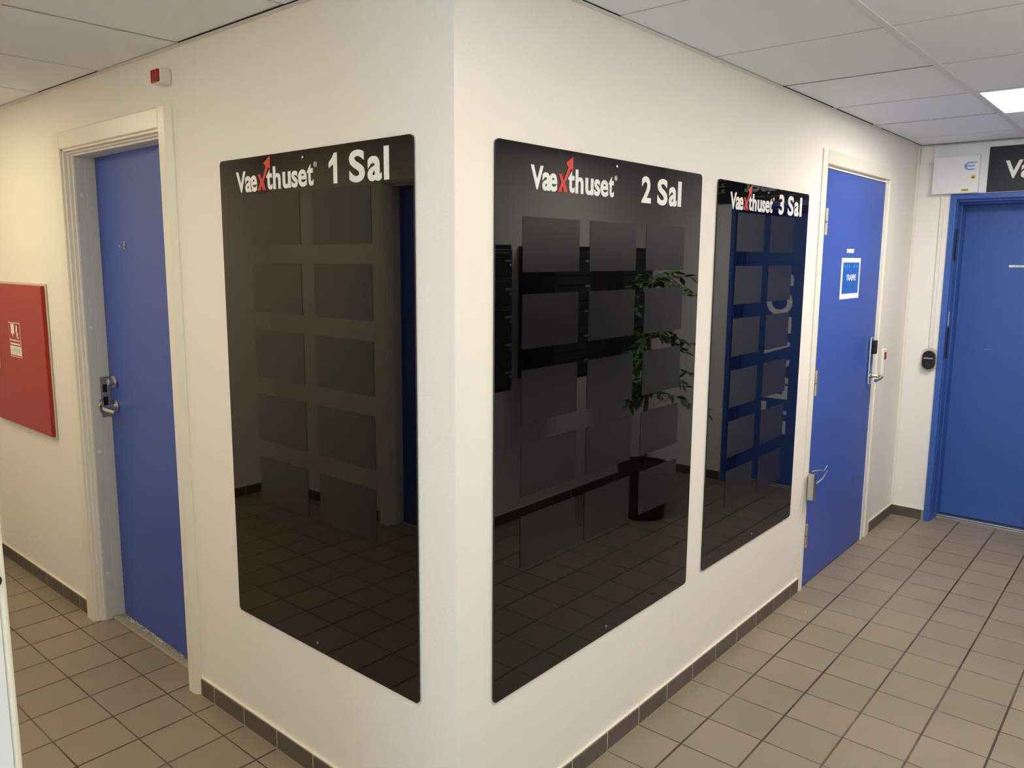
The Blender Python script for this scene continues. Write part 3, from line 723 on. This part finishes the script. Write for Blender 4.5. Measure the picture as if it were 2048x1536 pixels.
# ================================================================== POTTED TREE
t = thing('potted_tree', 'slim potted fig tree by the letter boxes, mirrored in the 2 Sal board', 'potted plant', loc=(1.20, 2.95, 0), rot=0)
bm = new(); cyl(bm, (0, 0, 0), (0, 0, .325), .135, .168, n=40); t2 = bm
ring_ = new(); 
obj('pot', bm, 'pot', t); 
bm = new(); cyl(bm, (0, 0, .318), (0, 0, .340), .172, .174, n=40, bev=.003); obj('pot_rim', bm, 'pot', t)
obj('soil', cyl(new(), (0, 0, .335), (0, 0, .342), .160, n=30), 'soil', t)
rnd = random.Random(3)
tips = []
for k, (x0, y0, x1, y1) in enumerate(((-.018, -.02, -.03, -.02), (.022, .02, .03, .03))):
    pts = [(x0 + (x1 - x0) * i / 7 + .012 * math.sin(i * 1.3 + k), y0 + (y1 - y0) * i / 7 + .012 * math.cos(i + k * 2), .33 + i * .165) for i in range(8)]
    obj('trunk', tube(new(), pts, .011, n=9, r1=.005), 'bark', t, smooth=True)
    tips += [Vector(p) for p in pts[3:]]
br = new(); leaves = new()
def leaf(p, d, s):
    d = d.normalized(); q = d.to_track_quat('Y', 'Z'); roll = Matrix.Rotation(rnd.uniform(-.9, .9), 4, 'Y')
    prof = [(0, 0), (.10, .16), (.19, .38), (.17, .62), (.09, .84), (0, 1)]
    vs = []
    for wx, ly in prof: vs.append((wx, ly))
    def tr(x, y, z): return p + q @ (roll @ Vector((x * s, y * s, z * s)))
    mid = [leaves.verts.new(tr(0, y, -.10 * math.sin(y * PI) * 0 - .12 * y * y)) for _, y in prof]
    Lf = [leaves.verts.new(tr(-wx, y, .05 * (wx > 0) - .12 * y * y)) for wx, y in prof[1:-1]]
    Rt = [leaves.verts.new(tr(wx, y, .05 * (wx > 0) - .12 * y * y)) for wx, y in prof[1:-1]]
    for S_ in (Lf, Rt):
        leaves.faces.new((mid[0], mid[1], S_[0])); leaves.faces.new((mid[4], mid[5], S_[3]))
        for i in range(3): leaves.faces.new((mid[i + 1], mid[i + 2], S_[i + 1], S_[i]))
for n in range(64):
    b0 = rnd.choice(tips); a = rnd.uniform(0, 2 * PI); ln = rnd.uniform(.14, .34) * (1.15 - .35 * (b0.z - .8))
    if n % 3 == 0: a = rnd.uniform(.1, 1.2); ln *= .8      # the crown leans to the lift side
    up_ = rnd.uniform(-.05, .12)
    kx = .35 if math.cos(a) > 0 else 1
    pts = [b0 + Vector((kx * math.cos(a) * ln * s_, math.sin(a) * ln * s_, up_ * s_ * 1.4 - .10 * s_ * s_)) for s_ in (0, .25, .5, .75, 1)]
    tube(br, pts, .0032, n=5, r1=.0012)
    for i in range(11):
        s_ = .25 + .75 * i / 10; k = min(3, int(s_ * 4)); p = pts[k].lerp(pts[k + 1], min(1, s_ * 4 - k))
        dd = Vector((math.cos(a + rnd.uniform(-1.5, 1.5)), math.sin(a + rnd.uniform(-1.5, 1.5)), rnd.uniform(-.9, .25)))
        leaf(p, dd, rnd.uniform(.050, .085))
obj('branches', br, 'bark', t); obj('foliage', leaves, 'leaf', t)
